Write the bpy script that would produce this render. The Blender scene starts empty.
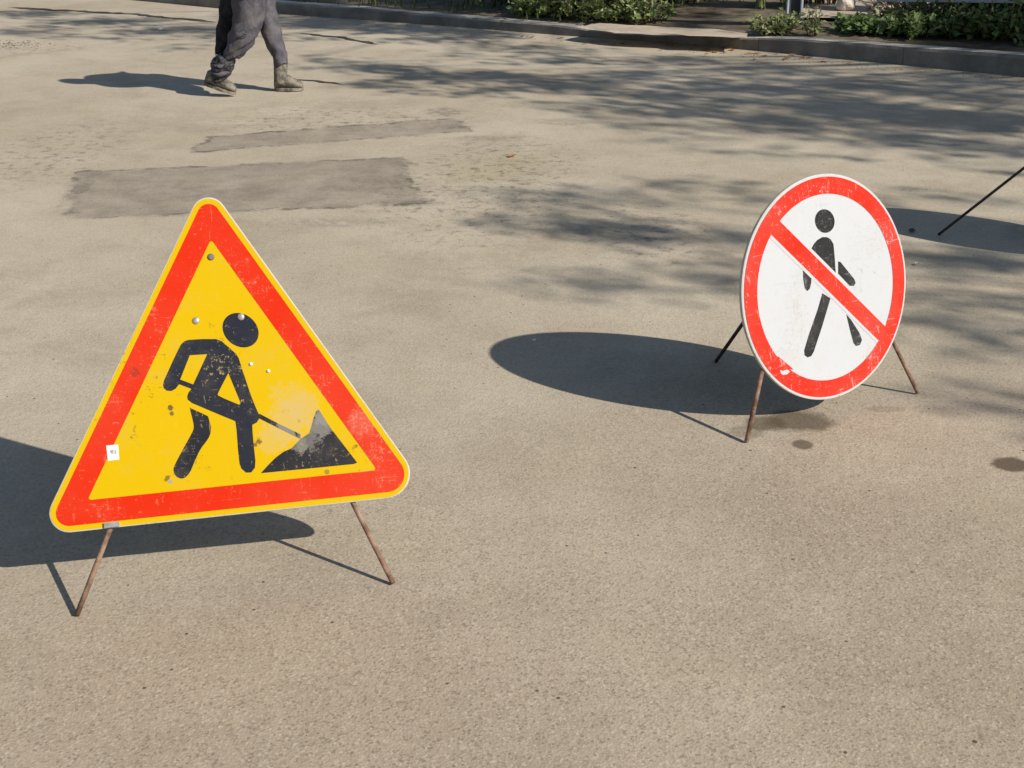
import bpy, bmesh, math, random
import numpy as np
from mathutils import Vector, Matrix
from mathutils.geometry import tessellate_polygon
from math import sin, cos, pi, radians, sqrt

SC = bpy.context.scene
COL = SC.collection
rng = random.Random(7)

# ------------------------------------------------------------------ camera and sun (solved from the photo)
F_PX, PITCH, ROLL, CAM_H = 1407.634, 0.38092, -0.0091, 1.7531
SUN_AZ, SUN_EL = -0.57891, 0.5874
_fw = np.array([0, cos(PITCH), -sin(PITCH)]); _rt = np.array([1., 0, 0]); _up = np.cross(_rt, _fw)
CR = cos(ROLL)*_rt + sin(ROLL)*_up; CU = -sin(ROLL)*_rt + cos(ROLL)*_up; CW = _fw
CO = np.array([0, 0, CAM_H])
SUN = np.array([cos(SUN_EL)*cos(SUN_AZ), cos(SUN_EL)*sin(SUN_AZ), sin(SUN_EL)])

def ray(x, y): return (x-512)/F_PX*CR - (y-384)/F_PX*CU + CW
def gnd(x, y, z=0.0):
    d = ray(x, y); return CO + d*((z-CO[2])/d[2])
def at(x, y, Y):
    d = ray(x, y); return CO + d*(Y/d[1])
def hit(x, y, P, n):
    d = ray(x, y); return CO + d*(((np.array(P)-CO) @ n)/(d @ n))
def V(a): return Vector([float(t) for t in a])

cam_d = bpy.data.cameras.new('camera'); cam = bpy.data.objects.new('camera', cam_d); COL.objects.link(cam)
cam_d.sensor_fit = 'HORIZONTAL'; cam_d.sensor_width = 36; cam_d.lens = F_PX*36/1024
cam_d.clip_end = 2000; cam_d.clip_start = .05
m = Matrix.Identity(4)
for i in range(3):
    m[i][0], m[i][1], m[i][2], m[i][3] = CR[i], CU[i], -CW[i], CO[i]
cam.matrix_world = m
SC.camera = cam

w = bpy.data.worlds.new('World'); SC.world = w; w.use_nodes = True
nt = w.node_tree; bg = nt.nodes['Background']
sky = nt.nodes.new('ShaderNodeTexSky'); sky.sky_type = 'NISHITA'; sky.sun_disc = False
sky.sun_elevation = SUN_EL; sky.sun_rotation = radians(90) - SUN_AZ
sky.air_density = 1.0; sky.dust_density = .6
nt.links.new(sky.outputs[0], bg.inputs[0]); bg.inputs[1].default_value = 0.08
sl = bpy.data.lights.new('sun', 'SUN'); sl.energy = 5.0; sl.angle = radians(.53); sl.color = (1, .945, .86)
so = bpy.data.objects.new('sun', sl); COL.objects.link(so)
so.rotation_euler = V(SUN).to_track_quat('Z', 'Y').to_euler(); so.location = V(SUN*40)
SC.view_settings.view_transform = 'Standard'; SC.view_settings.look = 'None'
SC.view_settings.gamma = 1; SC.view_settings.exposure = 0.18
SC.view_settings.use_curve_mapping = False

# ------------------------------------------------------------------ helpers
def tag(o, label=None, cat=None, group=None, kind=None):
    if label: o['label'] = label
    if cat: o['category'] = cat
    if group: o['group'] = group
    if kind: o['kind'] = kind
    return o
def empty(name, loc, rz=0):
    o = bpy.data.objects.new(name, None); COL.objects.link(o)
    o.location = V(loc); o.rotation_euler = (0, 0, rz); o.empty_display_size = .1
    return o
def link_mesh(name, verts, faces, mat, parent=None, smooth=False, local=False):
    """verts in world space; brought into the parent's frame (parents are unrotated/unscaled chains of simple empties)"""
    me = bpy.data.meshes.new(name)
    vs = [Vector([float(c) for c in v]) for v in verts]
    if parent is not None and not local:
        inv = world_of(parent).inverted(); vs = [inv @ v for v in vs]
    me.from_pydata(vs, [], faces); me.update()
    if mat: me.materials.append(mat)
    if smooth: me.polygons.foreach_set('use_smooth', [True]*len(me.polygons))
    o = bpy.data.objects.new(name, me); COL.objects.link(o)
    if parent is not None: o.parent = parent
    return o
def world_of(o):
    mm = Matrix.LocRotScale(o.location, o.rotation_euler, o.scale)
    return world_of(o.parent) @ mm if o.parent else mm

class G:
    """collects geometry"""
    def __init__(s): s.v = []; s.f = []
    def add(s, vs, fs):
        k = len(s.v); s.v += [tuple(float(c) for c in v) for v in vs]; s.f += [[i+k for i in f] for f in fs]
    def loft(s, rings, cap=True):
        n = len(rings[0]); k = len(s.v)
        for r in rings: s.v += [tuple(float(c) for c in v) for v in r]
        for i in range(len(rings)-1):
            for j in range(n):
                a = k+i*n+j; b = k+i*n+(j+1) % n
                s.f.append([a, b, b+n, a+n])
        if cap:
            s.f.append([k+j for j in range(n)][::-1]); s.f.append([k+(len(rings)-1)*n+j for j in range(n)])
    def tube(s, pts, rad, n=8):
        pts = [np.array(p, float) for p in pts]; rings = []
        for i, p in enumerate(pts):
            t = pts[min(i+1, len(pts)-1)] - pts[max(i-1, 0)]; t = t/(np.linalg.norm(t)+1e-9)
            a = np.cross(t, [0.31, .2, .93]); a /= np.linalg.norm(a); b = np.cross(t, a)
            r = rad[i] if hasattr(rad, '__len__') else rad
            rings.append([p + r*(cos(2*pi*j/n)*a + sin(2*pi*j/n)*b) for j in range(n)])
        s.loft(rings)
    def box(s, c, ex, ey, ez, hx, hy, hz):
        c, ex, ey, ez = [np.array(q, float) for q in (c, ex, ey, ez)]
        vs = [c+sx*hx*ex+sy*hy*ey+sz*hz*ez for sx in (-1, 1) for sy in (-1, 1) for sz in (-1, 1)]
        s.add(vs, [(0, 1, 3, 2), (4, 6, 7, 5), (0, 4, 5, 1), (2, 3, 7, 6), (0, 2, 6, 4), (1, 5, 7, 3)])
    def build(s, name, mat, parent=None, smooth=False): return link_mesh(name, s.v, s.f, mat, parent, smooth)

# ------------------------------------------------------------------ node material helper
class M:
    def __init__(s, name, rough=.8, spec=.3):
        s.m = bpy.data.materials.new(name); s.m.use_nodes = True; s.t = s.m.node_tree; s.N = s.t.nodes; s.L = s.t.links
        s.b = s.N['Principled BSDF']; s.b.inputs['Roughness'].default_value = rough
        s.b.inputs['Specular IOR Level'].default_value = spec
        s.tc = s.N.new('ShaderNodeTexCoord'); s.co = s.tc.outputs['Object']
    def set(s, sock, v):
        if hasattr(v, 'is_output'): s.L.new(v, sock)
        else:
            if sock.type == 'RGBA' and len(v) == 3: v = tuple(v)+(1,)
            sock.default_value = v
    def noise(s, scale, detail=4, rough=.55, co=None, dist=0, out='Fac', stretch=None):
        n = s.N.new('ShaderNodeTexNoise'); n.inputs['Scale'].default_value = scale; n.inputs['Detail'].default_value = detail
        n.inputs['Roughness'].default_value = rough; n.inputs['Distortion'].default_value = dist
        c = co or s.co
        if stretch: c = s.vm('MULTIPLY', c, stretch)
        s.L.new(c, n.inputs['Vector']); return n.outputs[out]
    def vor(s, scale, out='Distance', co=None, rnd=1):
        n = s.N.new('ShaderNodeTexVoronoi'); n.inputs['Scale'].default_value = scale; n.inputs['Randomness'].default_value = rnd
        s.L.new(co or s.co, n.inputs['Vector']); return n.outputs[out]
    def math(s, op, a, b=None, c=None, clamp=False):
        n = s.N.new('ShaderNodeMath'); n.operation = op; n.use_clamp = clamp
        for i, v in enumerate((a, b, c)):
            if v is not None: s.set(n.inputs[i], v)
        return n.outputs[0]
    def vm(s, op, a, b=None, out=0):
        n = s.N.new('ShaderNodeVectorMath'); n.operation = op
        s.set(n.inputs[0], a)
        if b is not None: s.set(n.inputs[1], b)
        return n.outputs['Value'] if op in ('DOT_PRODUCT', 'LENGTH') else n.outputs[0]
    def step(s, v, lo, hi):
        n = s.N.new('ShaderNodeMapRange'); n.interpolation_type = 'SMOOTHSTEP'; n.clamp = True
        s.set(n.inputs[0], v); n.inputs[1].default_value = lo; n.inputs[2].default_value = hi
        n.inputs[3].default_value = 0; n.inputs[4].default_value = 1
        if lo > hi:
            n.inputs[1].default_value = hi; n.inputs[2].default_value = lo; n.inputs[3].default_value = 1; n.inputs[4].default_value = 0
        return n.outputs[0]
    def mix(s, f, a, b, mode='MIX'):
        n = s.N.new('ShaderNodeMix'); n.data_type = 'RGBA'; n.blend_type = mode
        s.set(n.inputs[0], f); s.set(n.inputs[6], a); s.set(n.inputs[7], b); return n.outputs[2]
    def sep(s, v):
        n = s.N.new('ShaderNodeSeparateXYZ'); s.L.new(v, n.inputs[0]); return n.outputs
    def color(s, c): s.set(s.b.inputs['Base Color'], c); return s
    def rough(s, c): s.set(s.b.inputs['Roughness'], c); return s
    def bump(s, h, strength=.3, dist=.01):
        n = s.N.new('ShaderNodeBump'); n.inputs['Strength'].default_value = strength; n.inputs['Distance'].default_value = dist
        s.set(n.inputs['Height'], h); s.L.new(n.outputs[0], s.b.inputs['Normal']); return s

def gell(x, y, a, b, z=0):
    """pixel ellipse on the photo -> centre and radii on the ground"""
    c = gnd(x, y, z); rx = abs(gnd(x+a, y, z)[0]-gnd(x-a, y, z)[0])/2; ry = abs(gnd(x, y-b, z)[1]-gnd(x, y+b, z)[1])/2
    return c, rx, ry

# ------------------------------------------------------------------ ground material
def grain_nodes(M_, k=1.0):
    v = M_.vor(150, 'Color'); r = M_.sep(v)[0]
    d = M_.vor(150, 'Distance')
    fine = M_.noise(420, 2, .6)
    g = M_.math('ADD', M_.math('MULTIPLY', r, .34), M_.math('MULTIPLY', fine, .75))     # ~0.17+0.37
    return g, d, fine
def ground_material():
    g_ = M('dusty_asphalt', .95, .15)
    big = g_.noise(.55, 6, .6); mid = g_.noise(3.2, 5, .62); sm = g_.noise(17, 4, .6)
    gy = g_.sep(g_.co)[1]; gx = g_.sep(g_.co)[0]
    far = g_.step(g_.math('ADD', g_.math('SUBTRACT', gy, g_.math('MULTIPLY', gx, .35)), g_.math('MULTIPLY', g_.math('SUBTRACT', g_.noise(.9, 5, .6), .5), 4.0)), 2.4, 5.2)   # dust blown thicker towards the far side
    near_c = g_.mix(g_.step(big, .36, .64), (.335, .268, .193), (.395, .322, .238))
    far_c = g_.mix(g_.step(big, .36, .64), (.405, .344, .252), (.475, .412, .312))
    c = g_.mix(far, near_c, far_c)
    blot = g_.noise(1.3, 6, .68, dist=.4)
    c = g_.mix(g_.math('MULTIPLY', g_.step(blot, .50, .66), .42), c, (.285, .232, .166))
    c = g_.mix(g_.math('MULTIPLY', g_.step(blot, .46, .34), .35), c, (.46, .40, .305))
    yel = g_.step(g_.noise(2.1, 3, .5), .52, .68)
    c = g_.mix(g_.math('MULTIPLY', yel, .14), c, (.41, .345, .215))
    c = g_.mix(g_.math('MULTIPLY', g_.step(mid, .42, .72), .38), c, (.31, .255, .185))
    c = g_.mix(g_.math('MULTIPLY', g_.step(sm, .45, .75), .25), c, (.46, .39, .29))
    # scrubbed pale streak
    # bald asphalt patches
    nz = g_.noise(5, 5, .7); nzf = g_.math('MULTIPLY', g_.math('SUBTRACT', nz, .5), .22)
    def quad(px):
        P = [gnd(*q) for q in px]; cen = sum(P)/len(P); out = None
        for i in range(len(P)):
            a, b = P[i], P[(i+1) % len(P)]; t = (b-a)[:2]; n = np.array([t[1], -t[0]])/np.linalg.norm(t)
            if n @ (cen-a)[:2] > 0: n = -n
            e = g_.math('SUBTRACT', g_.vm('DOT_PRODUCT', g_.co, (n[0], n[1], 0)), float(n @ a[:2]))
            out = e if out is None else g_.math('MAXIMUM', out, e)
        return g_.math('ADD', out, nzf)
    crackm = g_.step(g_.noise(6, 4, .6), .44, .60)
    for px, k in (([(72, 219), (74, 172), (400, 158), (424, 203)], .85), ([(192, 152), (210, 137), (455, 118), (470, 131)], .78)):
        s_ = quad(px)
        inside = g_.math('MULTIPLY', g_.step(s_, .05, -.03), g_.math('MULTIPLY_ADD', g_.step(mid, .35, .62), .35, .65))
        c = g_.mix(g_.math('MULTIPLY', inside, k), c, g_.mix(g_.step(nz, .3, .7), (.19, .157, .118), (.30, .255, .20)))
        edge = g_.math('MULTIPLY', g_.step(g_.math('ABSOLUTE', s_), .028, .004), crackm)
        c = g_.mix(g_.math('MULTIPLY', edge, .7), c, (.075, .064, .05))
    # rough dirty areas with loose dirt
    def ell(x_, y_, a, b, soft=.5, wob=.5):
        cc, rx, ry = gell(x_, y_, a, b)
        q = g_.vm('MULTIPLY', g_.vm('SUBTRACT', g_.co, (cc[0], cc[1], 0)), (1/rx, 1/ry, 0))
        l = g_.math('ADD', g_.vm('LENGTH', q), g_.math('MULTIPLY', g_.math('SUBTRACT', nz, .5), wob*2))
        return g_.step(l, 1+soft/2, 1-soft/2)
    rough_n = g_.step(g_.noise(14, 6, .75), .5, .66)
    for e in ((470, 195, 100, 45), (505, 158, 70, 22), (30, 48, 45, 7), (60, 150, 60, 30), (650, 232, 60, 30), (335, 120, 120, 14)):
        c = g_.mix(g_.math('MULTIPLY', g_.math('MULTIPLY', ell(*e, soft=.9), rough_n), .7), c, (.12, .10, .075))
    for e, k in (((446, 112, 18, 4), .5), ((458, 127, 14, 2.2), .6), ((402, 178, 8, 14), .45), ((78, 190, 9, 16), .4), ((420, 203, 22, 3), .45), ((330, 222, 60, 5), .3), ((560, 122, 30, 3), .3), ((486, 138, 30, 2.5), .35)):
        c = g_.mix(g_.math('MULTIPLY', g_.math('MULTIPLY', ell(*e, soft=1, wob=.9), g_.step(g_.noise(22, 6, .7), .36, .56)), k), c, (.10, .085, .065))
    for e in ((520, 160, 25, 6), (480, 172, 40, 10)):
        c = g_.mix(g_.math('MULTIPLY', ell(*e, soft=1), .22), c, (.33, .29, .12))
    # exposed aggregate
    gr, d, fine = grain_nodes(g_)
    c = g_.mix(1.0, c, g_.math('MULTIPLY_ADD', gr, .56, .72), 'MULTIPLY')
    lv = g_.vor(165, 'Color'); ls = g_.sep(lv)
    c = g_.mix(g_.math('MULTIPLY', g_.step(ls[1], .86, .94), g_.math('MULTIPLY_ADD', far, -.24, .38)), c, (.56, .50, .41))
    c = g_.mix(g_.math('MULTIPLY', g_.step(ls[2], .86, .93), g_.math('MULTIPLY_ADD', far, -.28, .44)), c, (.15, .115, .085))
    # damp stains by the round sign
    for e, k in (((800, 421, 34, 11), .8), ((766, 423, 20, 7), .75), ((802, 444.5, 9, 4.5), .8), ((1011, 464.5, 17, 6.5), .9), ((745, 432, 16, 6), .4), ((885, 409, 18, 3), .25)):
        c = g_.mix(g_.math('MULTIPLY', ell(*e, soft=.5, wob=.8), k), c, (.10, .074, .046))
    # sparse pits
    pd = g_.vor(21); pc = g_.sep(g_.vor(21, 'Color'))[0]
    pit = g_.math('MULTIPLY', g_.step(pd, .12, .06), g_.step(pc, .84, .87))
    c = g_.mix(g_.math('MULTIPLY', pit, .8), c, (.05, .04, .03))
    pd2 = g_.vor(7); pc2 = g_.sep(g_.vor(7, 'Color'))[1]
    pit2 = g_.math('MULTIPLY', g_.step(pd2, .05, .03), g_.step(pc2, .72, .75))
    c = g_.mix(g_.math('MULTIPLY', pit2, .85), c, (.04, .034, .028))
    g_.color(c)
    h = g_.math('SUBTRACT', g_.math('ADD', g_.math('MULTIPLY', fine, .25), g_.math('MULTIPLY', d, .7)), g_.math('MULTIPLY', g_.math('ADD', pit, pit2), 1.2))
    h = g_.math('ADD', h, g_.math('MULTIPLY', sm, 1.5))
    g_.bump(h, .24, .005)
    return g_.m
MAT_GROUND = ground_material()

def simple(name, c1, c2, scale, rough=.85, spec=.3, bump=0, detail=5, metallic=0, lo=.35, hi=.65, bd=.004):
    s = M(name, rough, spec); n = s.noise(scale, detail, .6)
    s.color(s.mix(s.step(n, lo, hi), c1, c2)); s.b.inputs['Metallic'].default_value = metallic
    if bump: s.bump(s.noise(scale*4, 4), bump, bd)
    return s.m
def leaf_mat(name, cols, trans=.35, rough=.5, spec=.35):
    s = M(name, rough, spec)
    gi = s.N.new('ShaderNodeNewGeometry'); r = gi.outputs['Random Per Island']
    cr = s.N.new('ShaderNodeValToRGB'); s.L.new(r, cr.inputs[0]); e = cr.color_ramp
    while len(e.elements) > 1: e.elements.remove(e.elements[0])
    e.elements[0].position = 0; e.elements[0].color = (*cols[0], 1)
    for i, c in enumerate(cols[1:]):
        q = e.elements.new((i+1)/(len(cols)-1)); q.color = (*c, 1)
    c = s.mix(.35, cr.outputs[0], s.mix(s.noise(60, 3), (.5, .5, .5), (1.2, 1.2, 1.1)), 'MULTIPLY')
    s.color(c)
    tr = s.N.new('ShaderNodeBsdfTranslucent'); s.L.new(c, tr.inputs[0])
    mx = s.N.new('ShaderNodeMixShader'); mx.inputs[0].default_value = trans
    s.L.new(s.b.outputs[0], mx.inputs[1]); s.L.new(tr.outputs[0], mx.inputs[2])
    s.L.new(mx.outputs[0], s.N['Material Output'].inputs[0])
    return s.m

MAT_SOIL = simple('verge_soil', (.10, .08, .055), (.19, .155, .11), 5, .95, .1, .5)
MAT_DIRT = simple('dirt_path', (.40, .33, .245), (.50, .42, .32), 4, .95, .1, .4)
MAT_CRACK_SHADE = simple('crack_and_shade_dark', (.045, .038, .03), (.10, .085, .065), 30, .95, .1)

# ------------------------------------------------------------------ ground, kerb, verge
KB = [gnd(*p) for p in ((-40, -14.5), (140, 0.5), (270, 13.5), (400, 22.5), (500, 30), (560, 36), (620, 39.8), (680, 43.5), (730, 47.5), (800, 54.5), (900, 65), (1024, 77))]
KB = [p.copy() for p in KB]
d0 = KB[1]-KB[0]; d1 = KB[-1]-KB[-3]; d1 /= np.linalg.norm(d1)
KB.append(KB[-1]+d1*6); KB.append(KB[-1]+d1*25)
d0 = (KB[2]-KB[0]); d0 /= np.linalg.norm(d0); KB.insert(0, KB[0]-d0*30)
KB = np.array(KB)
# smooth and resample the kerb line
def resample(P, step, wob=0):
    out = []
    for i in range(len(P)-1):
        n = max(1, int(np.linalg.norm(P[i+1]-P[i])/step))
        for k in range(n): out.append(P[i]+(P[i+1]-P[i])*k/n)
    out.append(P[-1]); return np.array(out)
KL = resample(KB, .25)
for _ in range(9):
    KL[1:-1] = (KL[:-2]+2*KL[1:-1]+KL[2:])/4
def normals(L):
    t = np.gradient(L, axis=0); t[:, 2] = 0; t /= np.linalg.norm(t, axis=1)[:, None]
    return np.stack([-t[:, 1], t[:, 0], 0*t[:, 0]], 1)   # pointing away from the road (to +y side)
KN = normals(KL)
if KN[len(KN)//2][1] < 0: KN = -KN

g = G(); g.add([(-400, -400, 0), (400, -400, 0), (400, 400, 0), (-400, 400, 0)], [(0, 1, 2, 3)])
road = g.build('road', MAT_GROUND); tag(road, 'dusty pale tan worn asphalt road surface with patches', kind='structure')

# kerb stones: one structure, chamfered profile, gently uneven
kg = G(); H_K = .135
nr = random.Random(3)
prof = [(0, -.05), (-.004, .85), (.008, 1), (.145, 1), (.15, .9), (.15, -.05)]
rings = []
KH = []; jx = 0; jz = 0
for i in range(len(KL)):
    if i % 4 == 0: jx = nr.uniform(-.006, .006); jz = nr.uniform(-.007, .007)
    kp = 512+F_PX*((KL[i]-CO) @ CR)/max(1, (KL[i]-CO) @ CW); hk = float(np.interp(kp, [0, 300, 560, 620, 660, 730, 800, 1024], [.11, .11, .092, .055, .058, .085, .12, .155]))
    KH.append(hk)
    rings.append([KL[i]+KN[i]*(a+jx+nr.uniform(-.002, .002)) + np.array([0, 0, b*hk+jz+nr.uniform(-.003, .003) if b > 0 else b]) for a, b in prof])
for k in range(len(rings)-1):
    gap = (k % 4 == 3)
    a = rings[k]; b = [(1-.012)*q+.012*p for p, q in zip(rings[k], rings[k+1])] if gap else rings[k+1]
    n = len(prof); base = len(kg.v)
    kg.v += [tuple(map(float, v)) for v in a] + [tuple(map(float, v)) for v in b]
    for j in range(n-1): kg.f.append([base+j, base+j+n, base+j+1+n, base+j+1])
    kg.f.append([base+j for j in range(n)]); kg.f.append([base+n+j for j in range(n)][::-1])
km = M('kerb_concrete', .9, .2)
kc = km.mix(km.step(km.noise(3.5, 6, .65), .35, .65), (.13, .122, .112), (.215, .20, .18))
kz = km.sep(km.co)[2]
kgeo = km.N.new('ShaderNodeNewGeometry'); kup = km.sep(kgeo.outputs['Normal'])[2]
kc = km.mix(km.math('MULTIPLY', km.step(kup, .6, .9), km.math('MULTIPLY_ADD', km.step(km.noise(5, 4), .35, .6), .5, .4)), kc, (.54, .49, .42))  # sunlit top painted pale against the dark, dirty shaded face
kc = km.mix(km.math('MULTIPLY', km.step(km.noise(26, 5, .7), .55, .7), .4), kc, (.12, .105, .085))
km.color(kc); km.bump(km.noise(45, 5, .7), .5, .008)
kerb = kg.build('kerb', km.m); tag(kerb, 'weathered concrete kerb edging the road', kind='structure')

# verge: soil sheet behind the kerb, slightly humpy
vg = G(); nrow = 26
offs = np.concatenate([np.linspace(.148, 3.2, 18), np.array([3.6, 4.2, 5, 6.5, 9, 14, 25, 60])])
sub = KL[::2]; sn = KN[::2]
for i in range(len(sub)):
    for j, o in enumerate(offs):
        hgt = (KH[2*i]-.014)*max(0, 1-(o-.148)/.6) + .118*min(1, (o-.148)/.6) + (.02*sin(3.1*sub[i][0]+1.7*o)+.018*sin(5.3*o+2*sub[i][1])) * min(1, (o-.148)*2)
        vg.v.append(tuple(map(float, sub[i]+sn[i]*o+np.array([0, 0, hgt]))))
nO = len(offs)
for i in range(len(sub)-1):
    for j in range(nO-1):
        a = i*nO+j; vg.f.append([a, a+1, a+1+nO, a+nO])
verge = vg.build('verge_ground', MAT_SOIL, None, True); tag(verge, 'shaded bare soil of the planted verge', kind='structure')

def kerb_point(px, back, z=.13):
    """verge point 'back' metres behind the kerb in the column of pixel px"""
    best = min(range(len(KL)), key=lambda i: abs(512+F_PX*((KL[i]+KN[i]*back-CO) @ CR)/((KL[i]+KN[i]*back-CO) @ CW) - px) + (1e6 if (KL[i]-CO) @ CW < 1 else 0))
    p = KL[best]+KN[best]*back; return np.array([p[0], p[1], z])

# dirt strips: a pale worn strip just behind the kerb and a footpath farther back
def blob_sheet(name, outline, z, mat, label, jit=.05):
    P = [gnd(x, y, z) for x, y in outline]
    Q = []
    r = random.Random(len(name)+len(outline))
    for i in range(len(P)):
        a, b = P[i], P[(i+1) % len(P)]
        n = max(2, int(np.linalg.norm(b-a)/.12))
        for k in range(n):
            q = a+(b-a)*k/n; Q.append((q[0]+r.uniform(-jit, jit), q[1]+r.uniform(-jit, jit), z))
    tri = tessellate_polygon([[Vector(q) for q in Q]])
    gg = G(); gg.add(Q, [list(t) for t in tri]); o = gg.build(name, mat)
    # make it face upward
    if o.data.polygons[0].normal.z < 0: o.data.flip_normals()
    return tag(o, label, kind='structure')
blob_sheet('dirt_strip', [(585, 26.5), (620, 31), (690, 35.5), (745, 38), (752, 34), (715, 29), (660, 26.5), (600, 23)], .128, MAT_DIRT, 'pale bare dirt strip behind the kerb', .03)
blob_sheet('dirt_path', [(800, 17.2), (860, 18.2), (960, 21), (1060, 22), (1060, -24), (930, -24), (800, -24)], .166, MAT_DIRT, 'sunlit pale dirt footpath beyond the verge', .03)

# a hairline crack, and dark strips painted as shade of raised asphalt edges
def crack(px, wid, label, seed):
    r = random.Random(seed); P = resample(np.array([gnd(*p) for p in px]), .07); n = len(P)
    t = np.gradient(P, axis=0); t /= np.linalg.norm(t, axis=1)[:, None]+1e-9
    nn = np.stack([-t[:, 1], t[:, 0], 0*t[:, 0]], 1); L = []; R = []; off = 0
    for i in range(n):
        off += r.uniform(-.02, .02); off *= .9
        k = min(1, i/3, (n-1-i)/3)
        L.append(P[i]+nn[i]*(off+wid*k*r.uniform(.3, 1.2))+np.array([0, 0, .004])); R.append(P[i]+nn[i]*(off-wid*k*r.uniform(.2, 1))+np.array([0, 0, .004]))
    gg = G(); gg.add(L+R, [[i, n+i, n+i+1, i+1] for i in range(n-1)]); o = gg.build('crack_and_edge_shade', MAT_CRACK_SHADE)
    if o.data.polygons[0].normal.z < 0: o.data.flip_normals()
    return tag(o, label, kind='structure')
crack([(300, 33), (335, 37), (381, 44.5)], .05, 'painted shade of a broken asphalt edge right of the walking person', 1)
crack([(286, 79), (315, 81.5), (346, 86)], .035, 'short strip of painted edge shade at the front boot of the person', 2)
crack([(8, 7.5), (60, 10), (130, 15), (215, 22.5)], .06, 'long painted shade of a broken edge across the far left road', 3)
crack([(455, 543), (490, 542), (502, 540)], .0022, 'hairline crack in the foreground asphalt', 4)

# ------------------------------------------------------------------ signs
def Rm(yaw, tilt, c):
    ex = np.array([cos(yaw), sin(yaw), 0]); n0 = np.array([sin(yaw), -cos(yaw), 0]); z = np.array([0, 0, 1.])
    ey = cos(tilt)*z - sin(tilt)*n0; n = cos(tilt)*n0 + sin(tilt)*z
    return cos(c)*ex+sin(c)*ey, -sin(c)*ex+cos(c)*ey, n

class SignPlane:
    def __init__(s, c, yaw, tilt, roll=0):
        s.c = np.array(c); s.X, s.Y, s.n = Rm(yaw, tilt, roll)
    def uv(s, x, y):
        p = hit(x, y, s.c, s.n)-s.c; return (float(p @ s.X), float(p @ s.Y))
    def P(s, u, v, h=0): return s.c + u*s.X + v*s.Y + h*s.n
    def sheet(s, name, outer, holes, h, mat, parent):
        loops = [outer]+list(holes)
        tri = tessellate_polygon([[Vector((u, v, 0)) for u, v in L] for L in loops])
        pts = [s.P(u, v, h) for L in loops for u, v in L]
        o = link_mesh(name, pts, [list(t) for t in tri], mat, parent)
        inv = world_of(parent).to_3x3().inverted()
        nl = inv @ V(s.n)
        bm = bmesh.new(); bm.from_mesh(o.data)
        for f in bm.faces:
            if f.normal.dot(nl) < 0: f.normal_flip()
        bm.to_mesh(o.data); bm.free()
        return o
    def plate(s, name, outer, th, mat, parent):
        gg = G(); N = len(outer)
        cu = sum(p[0] for p in outer)/N; cv = sum(p[1] for p in outer)/N
        def sc(k): return [(cu+(u-cu)*k, cv+(v-cv)*k) for u, v in outer]
        # front face, rounded edge, folded rim reaching back, hollow back
        rings = [[s.P(u, v, 0) for u, v in sc(.9935)], [s.P(u, v, -.0006) for u, v in sc(.998)], [s.P(u, v, -.0025) for u, v in outer],
                 [s.P(u, v, -th) for u, v in outer], [s.P(u, v, -th) for u, v in sc(.992)], [s.P(u, v, -.004) for u, v in sc(.990)]]
        gg.loft(rings)
        # loft() caps: first ring reversed = front, last = back
        o = gg.build(name, mat, parent)
        bm = bmesh.new(); bm.from_mesh(o.data); bmesh.ops.recalc_face_normals(bm, faces=bm.faces); bm.to_mesh(o.data); bm.free()
        return o

def worn(name, base, under, dirt, fleck=.62, rough=.5, spec=.1, amount=.8, dirty=.2, scr=.62, spots=()):
    """painted / foil sign surface with chips, scratches and grime; spots: (x, y, z, radius, colour, amount, extra chipping) in the sign's own frame"""
    s = M(name, rough, spec)
    fade = s.noise(2.5, 4, .6); edge_n = s.noise(60, 6, .75)
    c = s.mix(s.math('MULTIPLY', s.step(fade, .35, .7), .10), base, under)
    extra = None
    for (x, y, z, rad, col, am, ex) in spots:
        l = s.math('DIVIDE', s.vm('LENGTH', s.vm('SUBTRACT', s.co, (x, y, z))), rad)
        mk = s.step(s.math('ADD', l, s.math('MULTIPLY', s.math('SUBTRACT', edge_n, .5), 3.4)), 1.15, .80)
        if col: c = s.mix(s.math('MULTIPLY', mk, am), c, col)
        e = s.math('MULTIPLY', s.step(l, 1.3, .4), ex); extra = e if extra is None else s.math('ADD', extra, e)
    cl = s.math('MULTIPLY', s.step(s.noise(5, 4, .6), .46, .66), .06)
    n75 = s.math('ADD', s.noise(95, 5, .75), cl)
    if extra is not None: n75 = s.math('ADD', n75, extra)
    fl = s.step(n75, fleck, fleck+.035)
    c = s.mix(s.math('MULTIPLY', fl, amount), c, under)
    for k, st in enumerate(((9, 40, 120), (110, 40, 14), (60, 60, 11), (42, 40, 160))):
        scn = s.step(s.math('ADD', s.noise(1.0, 5, .7, stretch=st, dist=.5), cl), scr, scr+.03)
        c = s.mix(s.math('MULTIPLY', scn, amount*.6), c, under)
    dn = s.step(s.noise(48, 6, .75, dist=.8), .60, .64)
    c = s.mix(s.math('MULTIPLY', s.math('MULTIPLY', dn, s.step(s.noise(6, 3), .54, .66)), .75), c, dirt)
    gn = s.noise(11, 6, .7)
    c = s.mix(s.math('MULTIPLY', s.step(gn, .48, .75), dirty), c, (.36, .29, .2))
    s.color(c); s.rough(s.math('MULTIPLY_ADD', fade, .3, rough-.1))
    s.bump(s.math('ADD', s.noise(3, 3), s.math('MULTIPLY', fl, .012)), .06, .01)
    return s.m
def spot(px, py, rad, col=None, am=.8, ex=0.0):
    p = hit(px, py, TC, Rm(TYAW, TTILT, TROLL)[2]) - np.array([TC[0], TC[1]+.1, 0])
    c_, s_ = cos(-TYAW), sin(-TYAW); return (float(c_*p[0]-s_*p[1]), float(s_*p[0]+c_*p[1]), float(p[2]), rad, col, am, ex)
TC, TYAW, TTILT, TROLL = (-.69919, 3.18586, .43439), .16303, .40569, .02564
TAN = (.50, .36, .14)
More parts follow.
